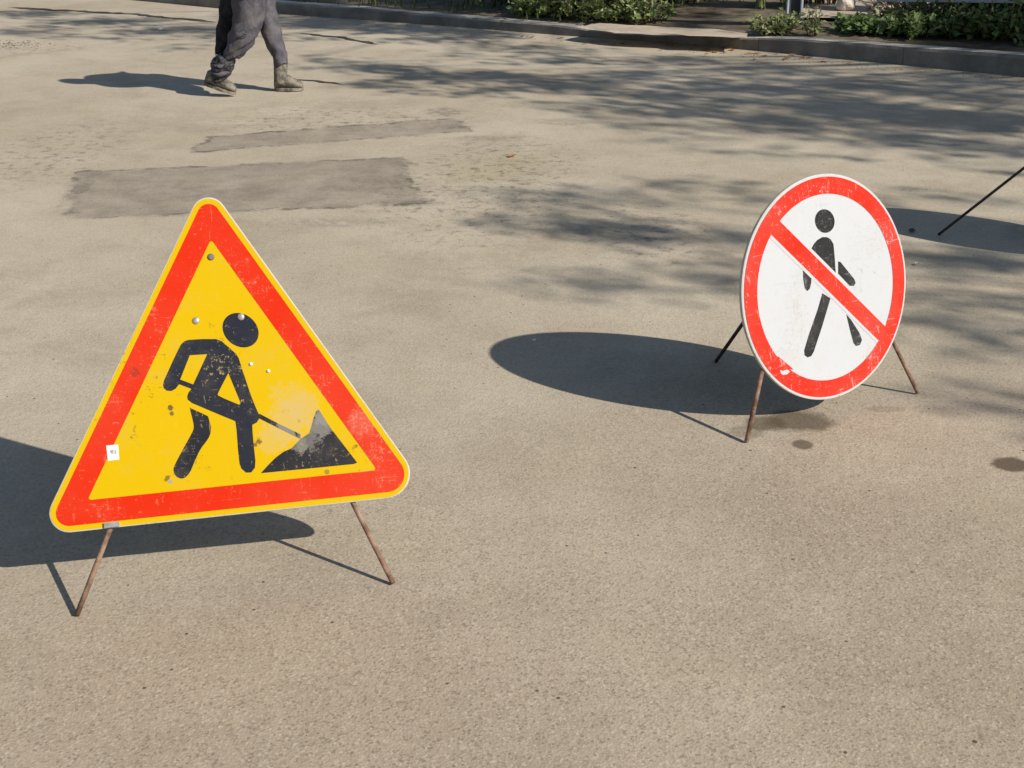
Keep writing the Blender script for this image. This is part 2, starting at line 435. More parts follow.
HEAP_SP = [spot(288, 424, .05, TAN, .5), spot(304, 408, .04, TAN, .5), spot(272, 440, .035, TAN, .4), spot(290, 402, .045, TAN, .35),
           spot(170.5, 408, .007, (.08, .05, .03), .85), spot(171.5, 413, .006, (.08, .05, .03), .8), spot(167, 478, .009, (.12, .07, .03), .8), spot(170, 481, .006, (.30, .28, .25), .8), spot(259, 441, .008, (.10, .06, .03), .8), spot(255, 445, .005, (.10, .06, .03), .8), spot(327, 472, .006, (.2, .12, .04), .7)]
BLK_SP = [spot(228, 361, .05, None, 0, .055), spot(243, 395, .04, None, 0, .045), spot(212, 365, .035, None, 0, .05), spot(320, 425, .030, (.19, .18, .165), .85, .02), spot(308, 437, .035, (.17, .16, .15), .7, .02), spot(324, 416, .022, (.22, .21, .19), .8), spot(300, 446, .02, (.2, .19, .17), .6, .04), spot(335, 455, .05, None, 0, .045), spot(295, 460, .05, None, 0, .035), spot(246, 452, .05, None, 0, .02), spot(190, 455, .04, None, 0, .03), spot(287, 430, .03, (.25, .24, .22), .75)]
RED_SP = [spot(199, 226, .03, None, 0, .06), spot(250, 268, .05, None, 0, .03), spot(262, 290, .04, None, 0, .035), spot(362, 422, .035, (.50, .30, .22), .15, .06), spot(375, 446, .05, None, 0, .05), spot(350, 415, .03, None, 0, .05), spot(110, 510, .08, None, 0, .035), spot(190, 500, .09, None, 0, .03), spot(135, 372, .012, (.2, .03, .02), .5), spot(280, 322, .03, None, 0, .03), spot(100, 455, .05, None, 0, .02)]
MAT_YEL = worn('yellow_foil', (.565, .365, .0), (.62, .42, .02), (.16, .09, .02), .70, amount=.5, dirty=.10, scr=.68, spots=HEAP_SP)
MAT_RED_T = worn('red_foil_on_yellow', (.57, .020, .002), (.60, .22, .13), (.35, .06, .03), .65, amount=.55, dirty=.03, scr=.65, spots=RED_SP)
MAT_BLUE = worn('blue_black_ink', (.016, .019, .030), (.36, .27, .13), (.12, .1, .08), .645, amount=.75, dirty=.08, scr=.67, spots=BLK_SP)
MAT_BLK_T = worn('black_ink_on_yellow', (.014, .016, .024), (.33, .25, .12), (.10, .085, .06), .64, amount=.75, dirty=.10, scr=.65, spots=BLK_SP)
MAT_SCUFF = worn('grey_scuffed_ink', (.15, .14, .13), (.38, .35, .30), (.06, .055, .05), .58, amount=.6, dirty=.2)
MAT_WHITE = worn('white_foil', (.465, .475, .49), (.36, .36, .35), (.30, .29, .27), .63, amount=.5, dirty=.16, scr=.635)
MAT_RED_C = worn('red_foil_on_white', (.56, .020, .006), (.50, .36, .32), (.45, .12, .08), .645, amount=.75, dirty=.04, scr=.645)
MAT_BLK_C = worn('black_ink_on_white', (.018, .019, .020), (.22, .215, .21), (.07, .07, .065), .63, amount=.55, dirty=.08, scr=.63)
MAT_RIM = worn('aluminium_plate', (.50, .48, .42), (.33, .31, .27), (.10, .08, .06), .58, rough=.5, amount=.6, dirty=.3)
MAT_BACK = simple('galvanised_back', (.30, .31, .32), (.42, .43, .44), 12, .5, .5, 0, metallic=.3)
MAT_RUST = simple('rusty_bar', (.115, .062, .038), (.30, .19, .135), 26, .75, .3, .3, 6)
MAT_DARKBAR = simple('dark_bar', (.018, .015, .014), (.06, .04, .03), 30, .7, .3, .2, 6)
MAT_BOLT = simple('steel_bolt', (.40, .38, .34), (.55, .53, .50), 60, .35, .5, 0, metallic=.6)
MAT_STICK = simple('white_sticker', (.70, .69, .68), (.78, .78, .78), 20, .6, .3)
MAT_MARK = simple('grey_print', (.22, .22, .22), (.40, .40, .40), 80, .7, .2)

def round_poly(pts, r, n=10):
    """rounded-corner polygon; r may be a list"""
    out = []; N = len(pts)
    for i in range(N):
        p = np.array(pts[i]); a = np.array(pts[i-1])-p; b = np.array(pts[(i+1) % N])-p
        la, lb = np.linalg.norm(a), np.linalg.norm(b); a /= la; b /= lb
        th = math.acos(max(-1, min(1, a @ b))); rr = r[i] if hasattr(r, '__len__') else r
        t = min(rr/math.tan(th/2), la*.49, lb*.49); rr = t*math.tan(th/2)
        cen = p + (a+b)/np.linalg.norm(a+b)*rr/sin(th/2)
        s0 = p+a*t-cen; s1 = p+b*t-cen
        a0 = math.atan2(s0[1], s0[0]); a1 = math.atan2(s1[1], s1[0]); da = (a1-a0+pi) % (2*pi)-pi
        out += [tuple(cen+rr*np.array([cos(a0+da*k/n), sin(a0+da*k/n)])) for k in range(n+1)]
    return out
def smooth_poly(P, it=2):
    for _ in range(it):
        Q = []
        for i in range(len(P)):
            a, b = P[i], P[(i+1) % len(P)]
            Q += [(a[0]*.75+b[0]*.25, a[1]*.75+b[1]*.25), (a[0]*.25+b[0]*.75, a[1]*.25+b[1]*.75)]
        P = Q
    return P

def leg(name, parent, pts, r=.006, mat=MAT_RUST):
    gg = G(); gg.tube(pts, r, 10); return gg.build(name, mat, parent, True)

# --- triangular road-works sign
TC, TYAW, TTILT, TROLL = (-.69919, 3.18586, .43439), .16303, .40569, .02564
S = .95
sp = SignPlane(TC, TYAW, TTILT, TROLL); Ht = S*sqrt(3)/2
def tri(inset, r, n=12):
    k = 1 - inset/(Ht/3)
    return round_poly([(0, Ht*2/3*k), (-S/2*k, -Ht/3*k), (S/2*k, -Ht/3*k)], r, n)
tri_sign = empty('roadworks_sign', (TC[0], TC[1]+.1, 0), TYAW)
tag(tri_sign, 'yellow triangular road works warning sign with red border and digging man, on thin rusty legs', 'road sign')
sp.plate('sign_plate', tri(-.0005, [.042, .047, .062]), .010, MAT_RIM, tri_sign)
sp.sheet('yellow_face', tri(.0025, [.040, .045, .060]), [], .0005, MAT_YEL, tri_sign)
sp.sheet('red_border', tri(.0155, [.027, .031, .044]), [tri(.0725, .005)], .0010, MAT_RED_T, tri_sign)
def z7(pts): return [sp.uv(130+x/3.8417, 290+y/3.8333) for x, y in pts]
man = [(225, 191), (280, 188), (330, 188), (352, 196), (380, 220), (408, 245), (418, 262), (430, 300), (445, 345), (465, 405), (484, 452), (496, 478), (496, 494), (487, 508), (470, 517),
       (471, 545), (476, 600), (482, 655), (480, 682), (466, 699), (446, 700), (428, 684), (421, 665), (415, 610), (410, 540), (405, 503), (330, 472), (238, 433), (222, 420), (220, 408), (225, 393), (236, 379),
       (189, 361), (176, 378), (160, 387), (142, 386), (130, 376), (127, 362), (131, 347), (165, 272), (186, 228), (196, 209), (208, 197)]
hole1 = [(230, 250), (297, 246), (243, 362), (193, 343), (203, 318), (222, 270)]
hole2 = [(378, 318), (340, 392), (337, 403), (360, 415), (420, 440), (425, 432)]
fig = empty('digging_man', (0, 0, 0)); fig.parent = tri_sign
def tsheet(name, pts, holes, h, mat, parent=None): return sp.sheet(name, z7(pts), [z7(q) for q in holes], h, mat, parent or fig)
tsheet('torso', man, [hole1, hole2], .0010, MAT_BLUE)
a = np.linspace(0, 2*pi, 40)[:-1]; ct, st = cos(radians(38)), sin(radians(38))
tsheet('head', [(425+74*cos(t)*ct-61*sin(t)*st, 154+74*cos(t)*st+61*sin(t)*ct) for t in a], [], .0010, MAT_BLUE)
tsheet('rear_leg', smooth_poly([(229, 450), (231, 452), (298, 482), (301, 487), (311, 520), (312, 535), (308, 555), (298, 575), (270, 610), (245, 665), (232, 698), (214, 719), (196, 724), (176, 714), (166, 692), (171, 672), (205, 608), (240, 545), (246, 528), (243, 505)], 1), [], .0010, MAT_BLK_T)
tsheet('shovel_handle', [(497.5, 474), (560, 507), (655, 553), (655, 571), (560, 524), (494, 491)], [], .0010, MAT_BLK_T)
tsheet('earth_heap', [(503, 702), (530, 672), (560, 642), (590, 620), (620, 607), (655, 571), (690, 548), (706, 490), (716, 463), (726, 459), (770, 528), (873, 662), (860, 667), (700, 683)], [], .0010, MAT_BLK_T)
def bolt(px, py, r, plane, parent, mat=MAT_BOLT):
    u, v = plane.uv(px, py); gg = G(); rings = []
    for k, (rr, h) in enumerate(((1, 0.0006), (1, .002), (.75, .0042), (.35, .005))):
        rings.append([plane.P(u+r*rr*cos(t), v+r*rr*sin(t), h) for t in np.linspace(0, 2*pi, 15)[:-1]])
    gg.loft(rings); return gg.build('bolt', mat, parent, True)
bolt(196, 320.7, .009, sp, tri_sign); bolt(241, 317, .009, sp, tri_sign); bolt(211, 257, .0085, sp, tri_sign, MAT_SCUFF)
for q in ((251, 364, .0045), (268.5, 371, .0042)): bolt(*q, sp, tri_sign, MAT_STICK)
stk = sp.sheet('sticker', [sp.uv(*q) for q in ((106.3, 445.5), (118.3, 444.6), (119.3, 459.6), (108, 460.8))], [], .0014, MAT_STICK, tri_sign)
for q in (((110, 450.5), (113.5, 449.5), (113.8, 454), (111, 453.6)), ((114.2, 450), (116.4, 449.8), (116.8, 453.4), (114.6, 454.2))):
    sp.sheet('printed_mark', [sp.uv(*t) for t in q], [], .0017, MAT_MARK, stk)
def through(a, b, t): return a + (b-a)*t
def behind(plane, px, py, off=.014): return hit(px, py, plane.c - plane.n*off, plane.n)
for (tp, ft) in (((111, 527), (77, 615.5)), ((353, 503), (393.5, 584))):
    A = behind(sp, *tp); B = gnd(ft[0], ft[1]+1.2); B[2] = .004
    leg('leg', tri_sign, [through(B, A, 1.45), through(B, A, 1.0), B], .0066)
A = sp.P(.0, -.02, -.016); leg('leg', tri_sign, [A, A+(np.array([-.66, 3.86, .005])-A)*.5, np.array([-.66, 3.86, .005])], .0058, MAT_DARKBAR)
# clamp where the front leg meets the plate edge
gq = G(); A = hit(112, 524.5, sp.c, sp.n)+sp.n*.003; gq.box(A, sp.X, sp.Y, sp.n, .018, .006, .0035); gq.build('leg_clamp', MAT_BOLT, tri_sign)
# cross bar holding the rear leg
gq = G(); gq.tube([sp.P(-.2, -.02, -.022), sp.P(.2, -.02, -.022)], .006, 8); gq.build('cross_bar', MAT_DARKBAR, tri_sign, True)

# --- round signs
R_ = .35
def circ(r, n=96): return [(r*cos(t), r*sin(t)) for t in np.linspace(0, 2*pi, n+1)[:-1]]
def round_sign(c, yaw, tilt, label, feet, tops):
    pl = SignPlane(c, yaw, tilt)
    root = empty('no_pedestrians_sign', (c[0], c[1], 0), yaw)
    tag(root, label, 'road sign', 'round prohibition signs')
    pl.plate('sign_plate', circ(R_), .010, MAT_RIM, root)
    pl.sheet('back_panel', circ(R_*.985), [], -.0045, MAT_BACK, root).data.flip_normals()
    pl.sheet('white_face', circ(R_*.990), [], .0005, MAT_WHITE, root)
    fg = empty('walking_man', (0, 0, 0)); fg.parent = root
    def Z3(p): return [ref.uv(720+x/4.8, 160+y/4.8) for x, y in p]
    def Z4(p): return [ref.uv(680+x/3.9385, 280+y/3.9385) for x, y in p]
    def ps(nm, P): pl.sheet(nm, P, [], .0010, MAT_BLK_C, fg)
    ps('head', Z3([(502+47*cos(t)*.985+57*sin(t)*.17, 293-47*cos(t)*.17+57*sin(t)*.985) for t in a]))
    ps('torso', Z3([(438, 425), (450, 402), (466, 384), (490, 370), (512, 370), (530, 380), (544, 404), (550, 470), (556, 563), (470, 478)]))
    ps('arm', Z3([(396, 512), (438, 552), (437, 590), (430, 618), (418, 629), (406, 617), (399, 575)]))
    ps('arm', Z3([(566, 486), (578, 490), (644, 572), (650, 590), (642, 604), (622, 604), (566, 545)]))
    ps('leg', Z4([(560, 52), (592, 72), (560, 180), (526, 283), (516, 300), (502, 305), (490, 296), (488, 278), (505, 220), (540, 120)]))
    ps('leg', Z4([(654, 135), (672, 155), (706, 208), (716, 236), (708, 256), (692, 260), (682, 247), (668, 195)]))
    # slash: white edged red bar clipped to the ring
    u0 = np.array(ref.uv(779.4, 220.4)); u1 = np.array(ref.uv(886.2, 328.2)); l0 = np.array(ref.uv(771, 235.4)); l1 = np.array(ref.uv(879.3, 341))
    mid = (u0+u1+l0+l1)/4; dr = (u1-u0)+(l1-l0); dr /= np.linalg.norm(dr); nr_ = np.array([-dr[1], dr[0]])
    up = ((u0+u1)/2-mid) @ nr_; lo = ((l0+l1)/2-mid) @ nr_
    r0 = R_-.055
    def bar(a_, b_, rr):
        out = []
        for off, sg in ((a_, (-1, 1)), (b_, (1, -1))):
            base = mid+nr_*off
            bq = base @ dr; cq = base @ base - rr*rr; s_ = sqrt(bq*bq-cq)
            for k in sg: out.append(tuple(base+dr*(-bq+k*s_)))
        return out
    pl.sheet('slash_outline', bar(up+.010, lo-.010, r0), [], .0013, MAT_WHITE, root)
    pl.sheet('red_slash', bar(up, lo, r0), [], .0016, MAT_RED_C, root)
    pl.sheet('red_ring', circ(R_-.0090), [circ(R_-.0610)], .0019, MAT_RED_C, root)
    pl.sheet('torn_spot', Z4([(392, 354), (404, 358), (420, 352), (432, 360), (420, 371), (404, 374), (396, 368)]), [], .0022, MAT_WHITE, root)
    pl.sheet('torn_flap', Z4([(384, 300), (400, 312), (446, 352), (420, 349), (400, 352), (386, 348)]), [], .0022, MAT_RED_C, root)
    for (B, A, mt, r) in zip(feet, tops, (MAT_RUST, MAT_RUST, MAT_DARKBAR), (.0075, .0066, .0066)):
        leg('leg', root, [A, through(A, B, .5), B], r, mt)
    return root, pl
ref = SignPlane((.9798, 4.15886, .39984), .57805, .22495)
cf = [gnd(746.5, 443), gnd(917.8, 394.5), gnd(716, 362.5)]
for q in cf: q[2] = .005
ctops = []
for (q, tp, ext) in zip(cf, ((762.5, 369), (895, 346), (770, 285)), (1.7, 1.8, 1.0)):
    A = behind(ref, *tp, off=.014); ctops.append(through(q, A, ext) if ext == 1.0 else through(q, A, ext)-ref.n*.0)
# keep the extended tops behind the plate
for i in (0, 1):
    h = (ctops[i]-ref.c) @ ref.n
    if h > -.014: ctops[i] = ctops[i] - ref.n*(h+.014)
circ1, pl1 = round_sign((.9798, 4.15886, .39984), .57805, .22495, 'white round no pedestrians sign with scratched red ring and slash, on thin rusty legs', cf, ctops)
c3 = np.array([2.588, 5.876, .398]); y3 = 1.755; t3 = .235
p3 = SignPlane(c3, y3, t3)
f3 = gnd(938, 236); f3[2] = .005
d3 = ray(1032, 161.7)                       # the rear bar passes through this line of sight on its way to the back of the disc
q3 = CO + d3*((.34-CO[2])/d3[2])
dirn = q3-f3; tt = (((p3.c - p3.n*.022) - f3) @ p3.n)/(dirn @ p3.n); top3 = f3+dirn*tt
g3 = [p3.P(-.22, 0, 0), p3.P(.22, 0, 0)]
feet3 = [np.array([g3[0][0]+.28, g3[0][1]-.05, .005]), np.array([g3[1][0]+.28, g3[1][1]+.12, .005]), f3]
tops3 = [p3.P(-.2, -.1, -.022), p3.P(.2, -.1, -.022), top3]
round_sign(c3, y3, t3, 'third sign cut off by the right edge, showing only a thin dark leg', feet3, tops3)

# ------------------------------------------------------------------ the walking person (trousers and boots in view)
def skin_mesh(verts, edges, radii, sub=2, root=0):
    me = bpy.data.meshes.new('tmp'); me.from_pydata([V(v) for v in verts], edges, [])
    o = bpy.data.objects.new('tmp', me); COL.objects.link(o)
    mo = o.modifiers.new('skin', 'SKIN'); mo.use_smooth_shade = True
    for i, r in enumerate(radii):
        r = r if hasattr(r, '__len__') else (r, r)
        me.skin_vertices[0].data[i].radius = r
    me.skin_vertices[0].data[root].use_root = True
    ms = o.modifiers.new('sub', 'SUBSURF'); ms.levels = sub; ms.render_levels = sub
    dg = bpy.context.evaluated_depsgraph_get(); ev = o.evaluated_get(dg); m2 = bpy.data.meshes.new_from_object(ev)
    vs = [tuple(v.co) for v in m2.vertices]; fs = [list(p.vertices) for p in m2.polygons]
    bpy.data.objects.remove(o); bpy.data.meshes.remove(me); bpy.data.meshes.remove(m2)
    return vs, fs
YR, YF = 9.78, 9.95
P_ = {}
P_['rank'] = at(220, 76, YR); P_['rknee'] = at(240, 40, YR); P_['rhip'] = at(247, -12, YR+.02)
P_['fank'] = at(281, 76, YF); P_['fknee'] = at(274, 34, YF); P_['fhip'] = at(255, -12, YF-.03)
hip = (P_['rhip']+P_['fhip'])/2 + np.array([0, 0, .06])
lean = radians(62)
sd = np.array([.33, -.70, .68]); sd /= np.linalg.norm(sd); 
chest = hip+sd*.36; neck = hip+sd*.56; head0 = neck+sd*.10; head1 = neck+sd*.23+np.array([.02, 0, 0])
lat = np.cross(sd, [.8, -.3, .2]); lat /= np.linalg.norm(lat); lat = lat if lat[1] > 0 else -lat; rsh = neck-sd*.06-lat*.17; fsh = neck-sd*.06+lat*.17
relb = rsh-sd*.22+np.array([.12, -.02, .03]); rwr = relb+np.array([.17, -.05, .13])
felb = fsh-sd*.20+np.array([.14, .04, .03]); fwr = felb+np.array([.15, -.08, .14])
rtoe = at(234, 95, YR-.02); ftoe = at(302, 88, YF); rheel = at(205, 84, YR); fheel = at(277, 92, YF)
rtoe[2] = max(rtoe[2], .03); ftoe[2] = max(ftoe[2], .03)
person = empty('person', ((P_['rank'][0]+P_['fank'][0])/2, (YR+YF)/2, 0))
tag(person, 'person in baggy grey trousers and dusty boots striding past in the background', 'person')
bv = [hip, chest, neck, head0, head1, rsh, relb, rwr, fsh, felb, fwr, P_['rhip'], P_['rknee'], P_['rank'], P_['fhip'], P_['fknee'], P_['fank'],
      at(233, 92, YR), at(297, 88, YF)]
be = [(0, 1), (1, 2), (2, 3), (3, 4), (2, 5), (5, 6), (6, 7), (2, 8), (8, 9), (9, 10), (0, 11), (11, 12), (12, 13), (0, 14), (14, 15), (15, 16), (13, 17), (16, 18)]
br = [.11, .12, .055, .075, .085, .06, .045, .03, .06, .045, .03, .08, .05, .026, .08, .05, .026, .022, .022]
# fingers
for wi, sg in ((7, -1), (10, 1)):
    wv = bv[wi]; dh = np.array([.75, -.2, .63])
    bv.append(wv+dh*.07); br.append((.035, .022)); be.append((wi, len(bv)-1)); palm = len(bv)-1
    for k in range(4):
        p1 = wv+dh*.10+np.array([0, (k-1.5)*.02, 0]); p2 = p1+dh*(.035+.004*(1.5-abs(k-1.5))); p3_ = p2+np.array([-.002, 0, .026])
        bv += [p1, p2, p3_]; br += [.009, .008, .007]; n_ = len(bv); be += [(palm, n_-3), (n_-3, n_-2), (n_-2, n_-1)]
    p1 = wv+dh*.045+np.array([0, sg*.03, .015]); p2 = p1+dh*.03+np.array([0, sg*.008, .01])
    bv += [p1, p2]; br += [.010, .008]; n_ = len(bv); be += [(palm, n_-2), (n_-2, n_-1)]
MAT_SKIN = simple('skin', (.42, .25, .17), (.48, .29, .2), 20, .55, .4)
MAT_TROUS = M('work_trousers', .9, .15)
tn = MAT_TROUS.noise(16, 5, .65)
tc_ = MAT_TROUS.mix(MAT_TROUS.step(tn, .35, .68), (.066, .062, .074), (.118, .108, .122))
tc_ = MAT_TROUS.mix(MAT_TROUS.math('MULTIPLY', MAT_TROUS.step(MAT_TROUS.noise(6, 4), .5, .7), .4), tc_, (.16, .145, .14))
MAT_TROUS.color(tc_); MAT_TROUS.bump(MAT_TROUS.noise(9, 3, .5, dist=1.6, stretch=(1, 1, .6)), .45, .03); MAT_TROUS = MAT_TROUS.m
MAT_TROUS_SHADE = simple('shade_toned_cloth', (.012, .012, .015), (.03, .03, .034), 22, .9, .15, .5, bd=.02)  # same trousers, with the shade on their back put into the colour
MAT_BOOT = simple('dusty_boot', (.085, .075, .06), (.25, .22, .175), 24, .9, .15, .5)
MAT_SOLE = simple('dusty_sole', (.10, .085, .07), (.26, .23, .19), 30, .9, .1)
MAT_GAIT = simple('gaiter', (.012, .012, .015), (.07, .07, .078), 35, .7, .3, .4)
MAT_JACK = simple('jacket', (.03, .03, .035), (.06, .06, .07), 15, .9, .15, .3)
MAT_HAIR = simple('hair', (.03, .02, .014), (.06, .04, .03), 40, .8, .2)
MAT_PALE = simple('pale_trim', (.60, .60, .60), (.72, .72, .72), 20, .7, .3)
vs, fs = skin_mesh(bv, be, br, 1); link_mesh('body', vs, fs, MAT_SKIN, person, True)

def cloth_loft(rows, n=24, seed=0, wr=.042, exp=1.0):
    """rows: (px, py, half width in px, depth radius m, Y)"""
    r = random.Random(seed); rings = []
    ph = [r.uniform(0, 6) for _ in range(6)]
    R = []
    for i in range(len(rows)-1):
        k = 5
        for q in range(k):
            t = q/k; R.append([rows[i][j]*(1-t)+rows[i+1][j]*t for j in range(5)])
    R.append(list(rows[-1]))
    for i, (px, py, hw, dp, Y) in enumerate(R):
        c = at(px, py, Y); hx = hw*(Y*cos(PITCH)+.6)/F_PX
        hx = hw*np.linalg.norm(c-CO)/F_PX
        ring = []
        for j in range(n):
            t = 2*pi*j/n
            wv = 1+wr*(sin(3*t+ph[0]+i*.55)+.7*sin(5*t+ph[1]-i*.8)+.6*sin(2*t+ph[2]+i*1.3))
            ring.append(c+np.array([hx*cos(t)*wv, dp*sin(t)*wv, .01*sin(4*t+ph[3]+i)]))
        rings.append(ring)
    return rings
tg = G()
# rear leg: sloping front lobe and a baggy flap of cloth hanging behind it
tg.loft(cloth_loft([(252, -26, 20, .15, YR), (250, -5, 17, .14, YR), (249, 14, 15, .13, YR), (246, 28, 14.5, .125, YR), (241, 42, 13, .115, YR), (236, 51, 11, .10, YR), (232, 57, 9, .085, YR)], seed=1))
tg.loft(cloth_loft([(262, -26, 15, .14, YF), (264, -2, 10, .12, YF), (267, 15, 10, .11, YF), (271, 32, 9.5, .10, YF), (276, 46, 8.5, .09, YF), (280, 57, 7, .08, YF), (281, 63, 6.5, .075, YF)], seed=2))
tg.tube([hip+np.array([-.05, 0, -.12]), hip+np.array([0, 0, .06]), hip+sd*.12], [.16, .19, .17], 16)
tg.build('trousers', MAT_TROUS, person, True)
fl = G(); fl.loft(cloth_loft([(238, -26, 15, .09, YR+.1), (236, -5, 14, .09, YR+.1), (232, 14, 13, .085, YR+.1), (229, 28, 11.5, .08, YR+.1), (226, 42, 10, .07, YR+.1), (223, 53, 7.5, .06, YR+.1)], seed=3))
fl.build('shade_toned_trouser_back', MAT_TROUS_SHADE, person, True)
pk = G(); pk.loft(cloth_loft([(241, 32.5, 5.5, .015, YR-.118), (240.4, 35, 5.5, .016, YR-.118), (239.6, 37.5, 5, .012, YR-.114)], seed=5, wr=.01)); pk.build('pocket_flap', MAT_TROUS, person, True)
pk = G(); pk.loft(cloth_loft([(234.5, 9.5, 1.4, .012, YR-.02), (234.5, 13.5, 1.3, .012, YR-.02)], n=10, seed=6, wr=.02)); pk.build('pale_toggle', MAT_PALE, person, True)
pk = G(); pk.loft(cloth_loft([(218.5, 54.2, 2.9, .05, YR+.06), (218.5, 57.6, 2.9, .05, YR+.06)], n=12, seed=6, wr=.02)); pk.build('pale_trim', MAT_PALE, person, True)
ga = G(); ga.loft(cloth_loft([(226, 55, 9, .085, YR+.01), (224, 61, 11, .095, YR), (222, 70, 10, .09, YR), (219.5, 77, 7.5, .075, YR), (217.5, 81, 6, .065, YR)], seed=8, wr=.08))
gaiter = ga.build('gaiter', MAT_GAIT, person, True)
for yy in (64, 72):
    st_ = G(); st_.loft(cloth_loft([(222.3-(yy-64)*.12, yy-1.2, 10.9-(yy-64)*.15, .095, YR-.004), (222-(yy-64)*.12, yy+1.2, 10.7-(yy-64)*.15, .094, YR-.004)], seed=9, wr=.03)); st_.build('strap', MAT_TROUS, gaiter, True)
# boots: (heel, toe, ankle) built as a lofted foot plus a shaft
def boot(heel, toe, ank, wid, shaft, name='boot'):
    heel, toe, ank = [np.array(q, float) for q in (heel, toe, ank)]
    fx = toe-heel; L = np.linalg.norm(fx); fx /= L; sy = np.array([0, 1., 0]); uz = np.cross(fx, sy); uz = uz if uz[2] > 0 else -uz
    gg = G(); rings = []
    for t, wd, hh in ((-.02, .55, .05), (0, .75, .085), (.15, .85, .11), (.35, .85, .115), (.5, .9, .095), (.68, 1.05, .07), (.85, 1.0, .058), (.96, .75, .045), (1.0, .45, .03)):
        ring = []
        for j in range(14):
            an = 2*pi*j/14; cy = cos(an); sz = sin(an)
            ring.append(heel+fx*t*L+sy*wid*wd*cy*(1-.25*max(0, sz))+uz*(.018+hh*.5+hh*.5*sz))
        rings.append(ring)
    gg.loft(rings)
    gg.tube(shaft, [.044, .046, .052], 14)
    b = gg.build(name, MAT_BOOT, person, True)
    so_ = G(); rings = []
    for z in (0, .02):
        ring = []
        for j in range(24):
            an = 2*pi*j/24; t = .5+.53*cos(an); wd = .85 if t < .45 else 1.02
            ring.append(heel+fx*t*L+sy*wid*wd*1.05*sin(an)*(1-.1*(abs(cos(an))**4))+uz*z)
        rings.append(ring)
    so_.loft(rings); so_.build('sole', MAT_SOLE, b)
heel_r = at(204.5, 85, YR); toe_r = at(235, 97, YR-.02); toe_r[2] = .012
boot(heel_r, toe_r, P_['rank'], .042, [heel_r+(toe_r-heel_r)*.28+np.array([0, 0, .05]), at(216, 80, YR), at(219, 73, YR)])
heel_f = at(275.5, 93, YF); heel_f[2] = .004; toe_f = at(303, 90, YF); toe_f[2] = .006
boot(heel_f, toe_f, P_['fank'], .042, [heel_f+(toe_f-heel_f)*.25+np.array([0, 0, .05]), at(280.5, 80, YF), at(281, 63, YF)])
# jacket over torso and arms, hair (above the top of the frame)
jv = [hip+sd*.05, chest, neck-sd*.04, rsh, relb, rwr, fsh, felb, fwr]; je = [(0, 1), (1, 2), (2, 3), (3, 4), (4, 5), (2, 6), (6, 7), (7, 8)]
vs, fs = skin_mesh(jv, je, [.125, .13, .085, .07, .055, .045, .07, .055, .045], 2); link_mesh('jacket', vs, fs, MAT_JACK, person, True)
hg = G(); hc = (head0+head1)/2+np.array([-.015, 0, .03]); rings = []
for k in range(9):
    ph = pi*(k+.3)/15; rings.append([hc+np.array([.115*sin(ph)*cos(t)-.01, .095*sin(ph)*sin(t), .125*cos(ph)]) for t in np.linspace(0, 2*pi, 17)[:-1]])
hg.loft(rings); hg.build('hair', MAT_HAIR, person, True)

# ------------------------------------------------------------------ foliage
def leaf_quad(gg, p, size, r, d=None, flat=0.0, fold=.25):
    """one folded leaf: two quads along a midrib"""
    if d is None:
        d = np.array([r.gauss(0, 1), r.gauss(0, 1), r.gauss(0, .6)])
    d = d/(np.linalg.norm(d)+1e-9)
    u = np.array([r.gauss(0, 1), r.gauss(0, 1), r.gauss(0, 1)+flat]); sdir = np.cross(d, u); sdir /= np.linalg.norm(sdir)+1e-9; nn = np.cross(sdir, d)
    w_ = size*r.uniform(.26, .36)
    a = p; b = p+d*size; m1 = p+d*size*.45+sdir*w_+nn*size*fold*.4; m2 = p+d*size*.45-sdir*w_+nn*size*fold*.4; c = p+d*size*.5
    k = len(gg.v); gg.v += [tuple(map(float, q)) for q in (a, m1, b, m2)]
    gg.f += [[k, k+1, k+2], [k, k+2, k+3]]

GREEN1 = leaf_mat('shrub_leaves', [(.09, .15, .042), (.17, .24, .07), (.28, .34, .12), (.40, .44, .22), (.13, .19, .065)])
GREEN2 = leaf_mat('weed_leaves', [(.24, .29, .10), (.30, .35, .14), (.36, .38, .19), (.26, .30, .13)])
GREEN3 = leaf_mat('ground_leaves', [(.07, .12, .042), (.13, .20, .062), (.23, .30, .11), (.09, .15, .048)])
GREEN4 = leaf_mat('tree_leaves', [(.05, .09, .02), (.08, .12, .03), (.10, .15, .04)])
DRYL = leaf_mat('dry_leaves', [(.42, .30, .20), (.50, .38, .26), (.34, .22, .13), (.22, .17, .07)], .2)
GRASSM = leaf_mat('grass_blades', [(.03, .06, .012), (.05, .085, .02), (.10, .14, .035), (.04, .07, .015)])
BARK = simple('bark', (.07, .055, .04), (.14, .115, .09), 14, .95, .1, .8, bd=.03)
TWIG = simple('twig', (.09, .065, .045), (.16, .12, .085), 30, .9, .1)

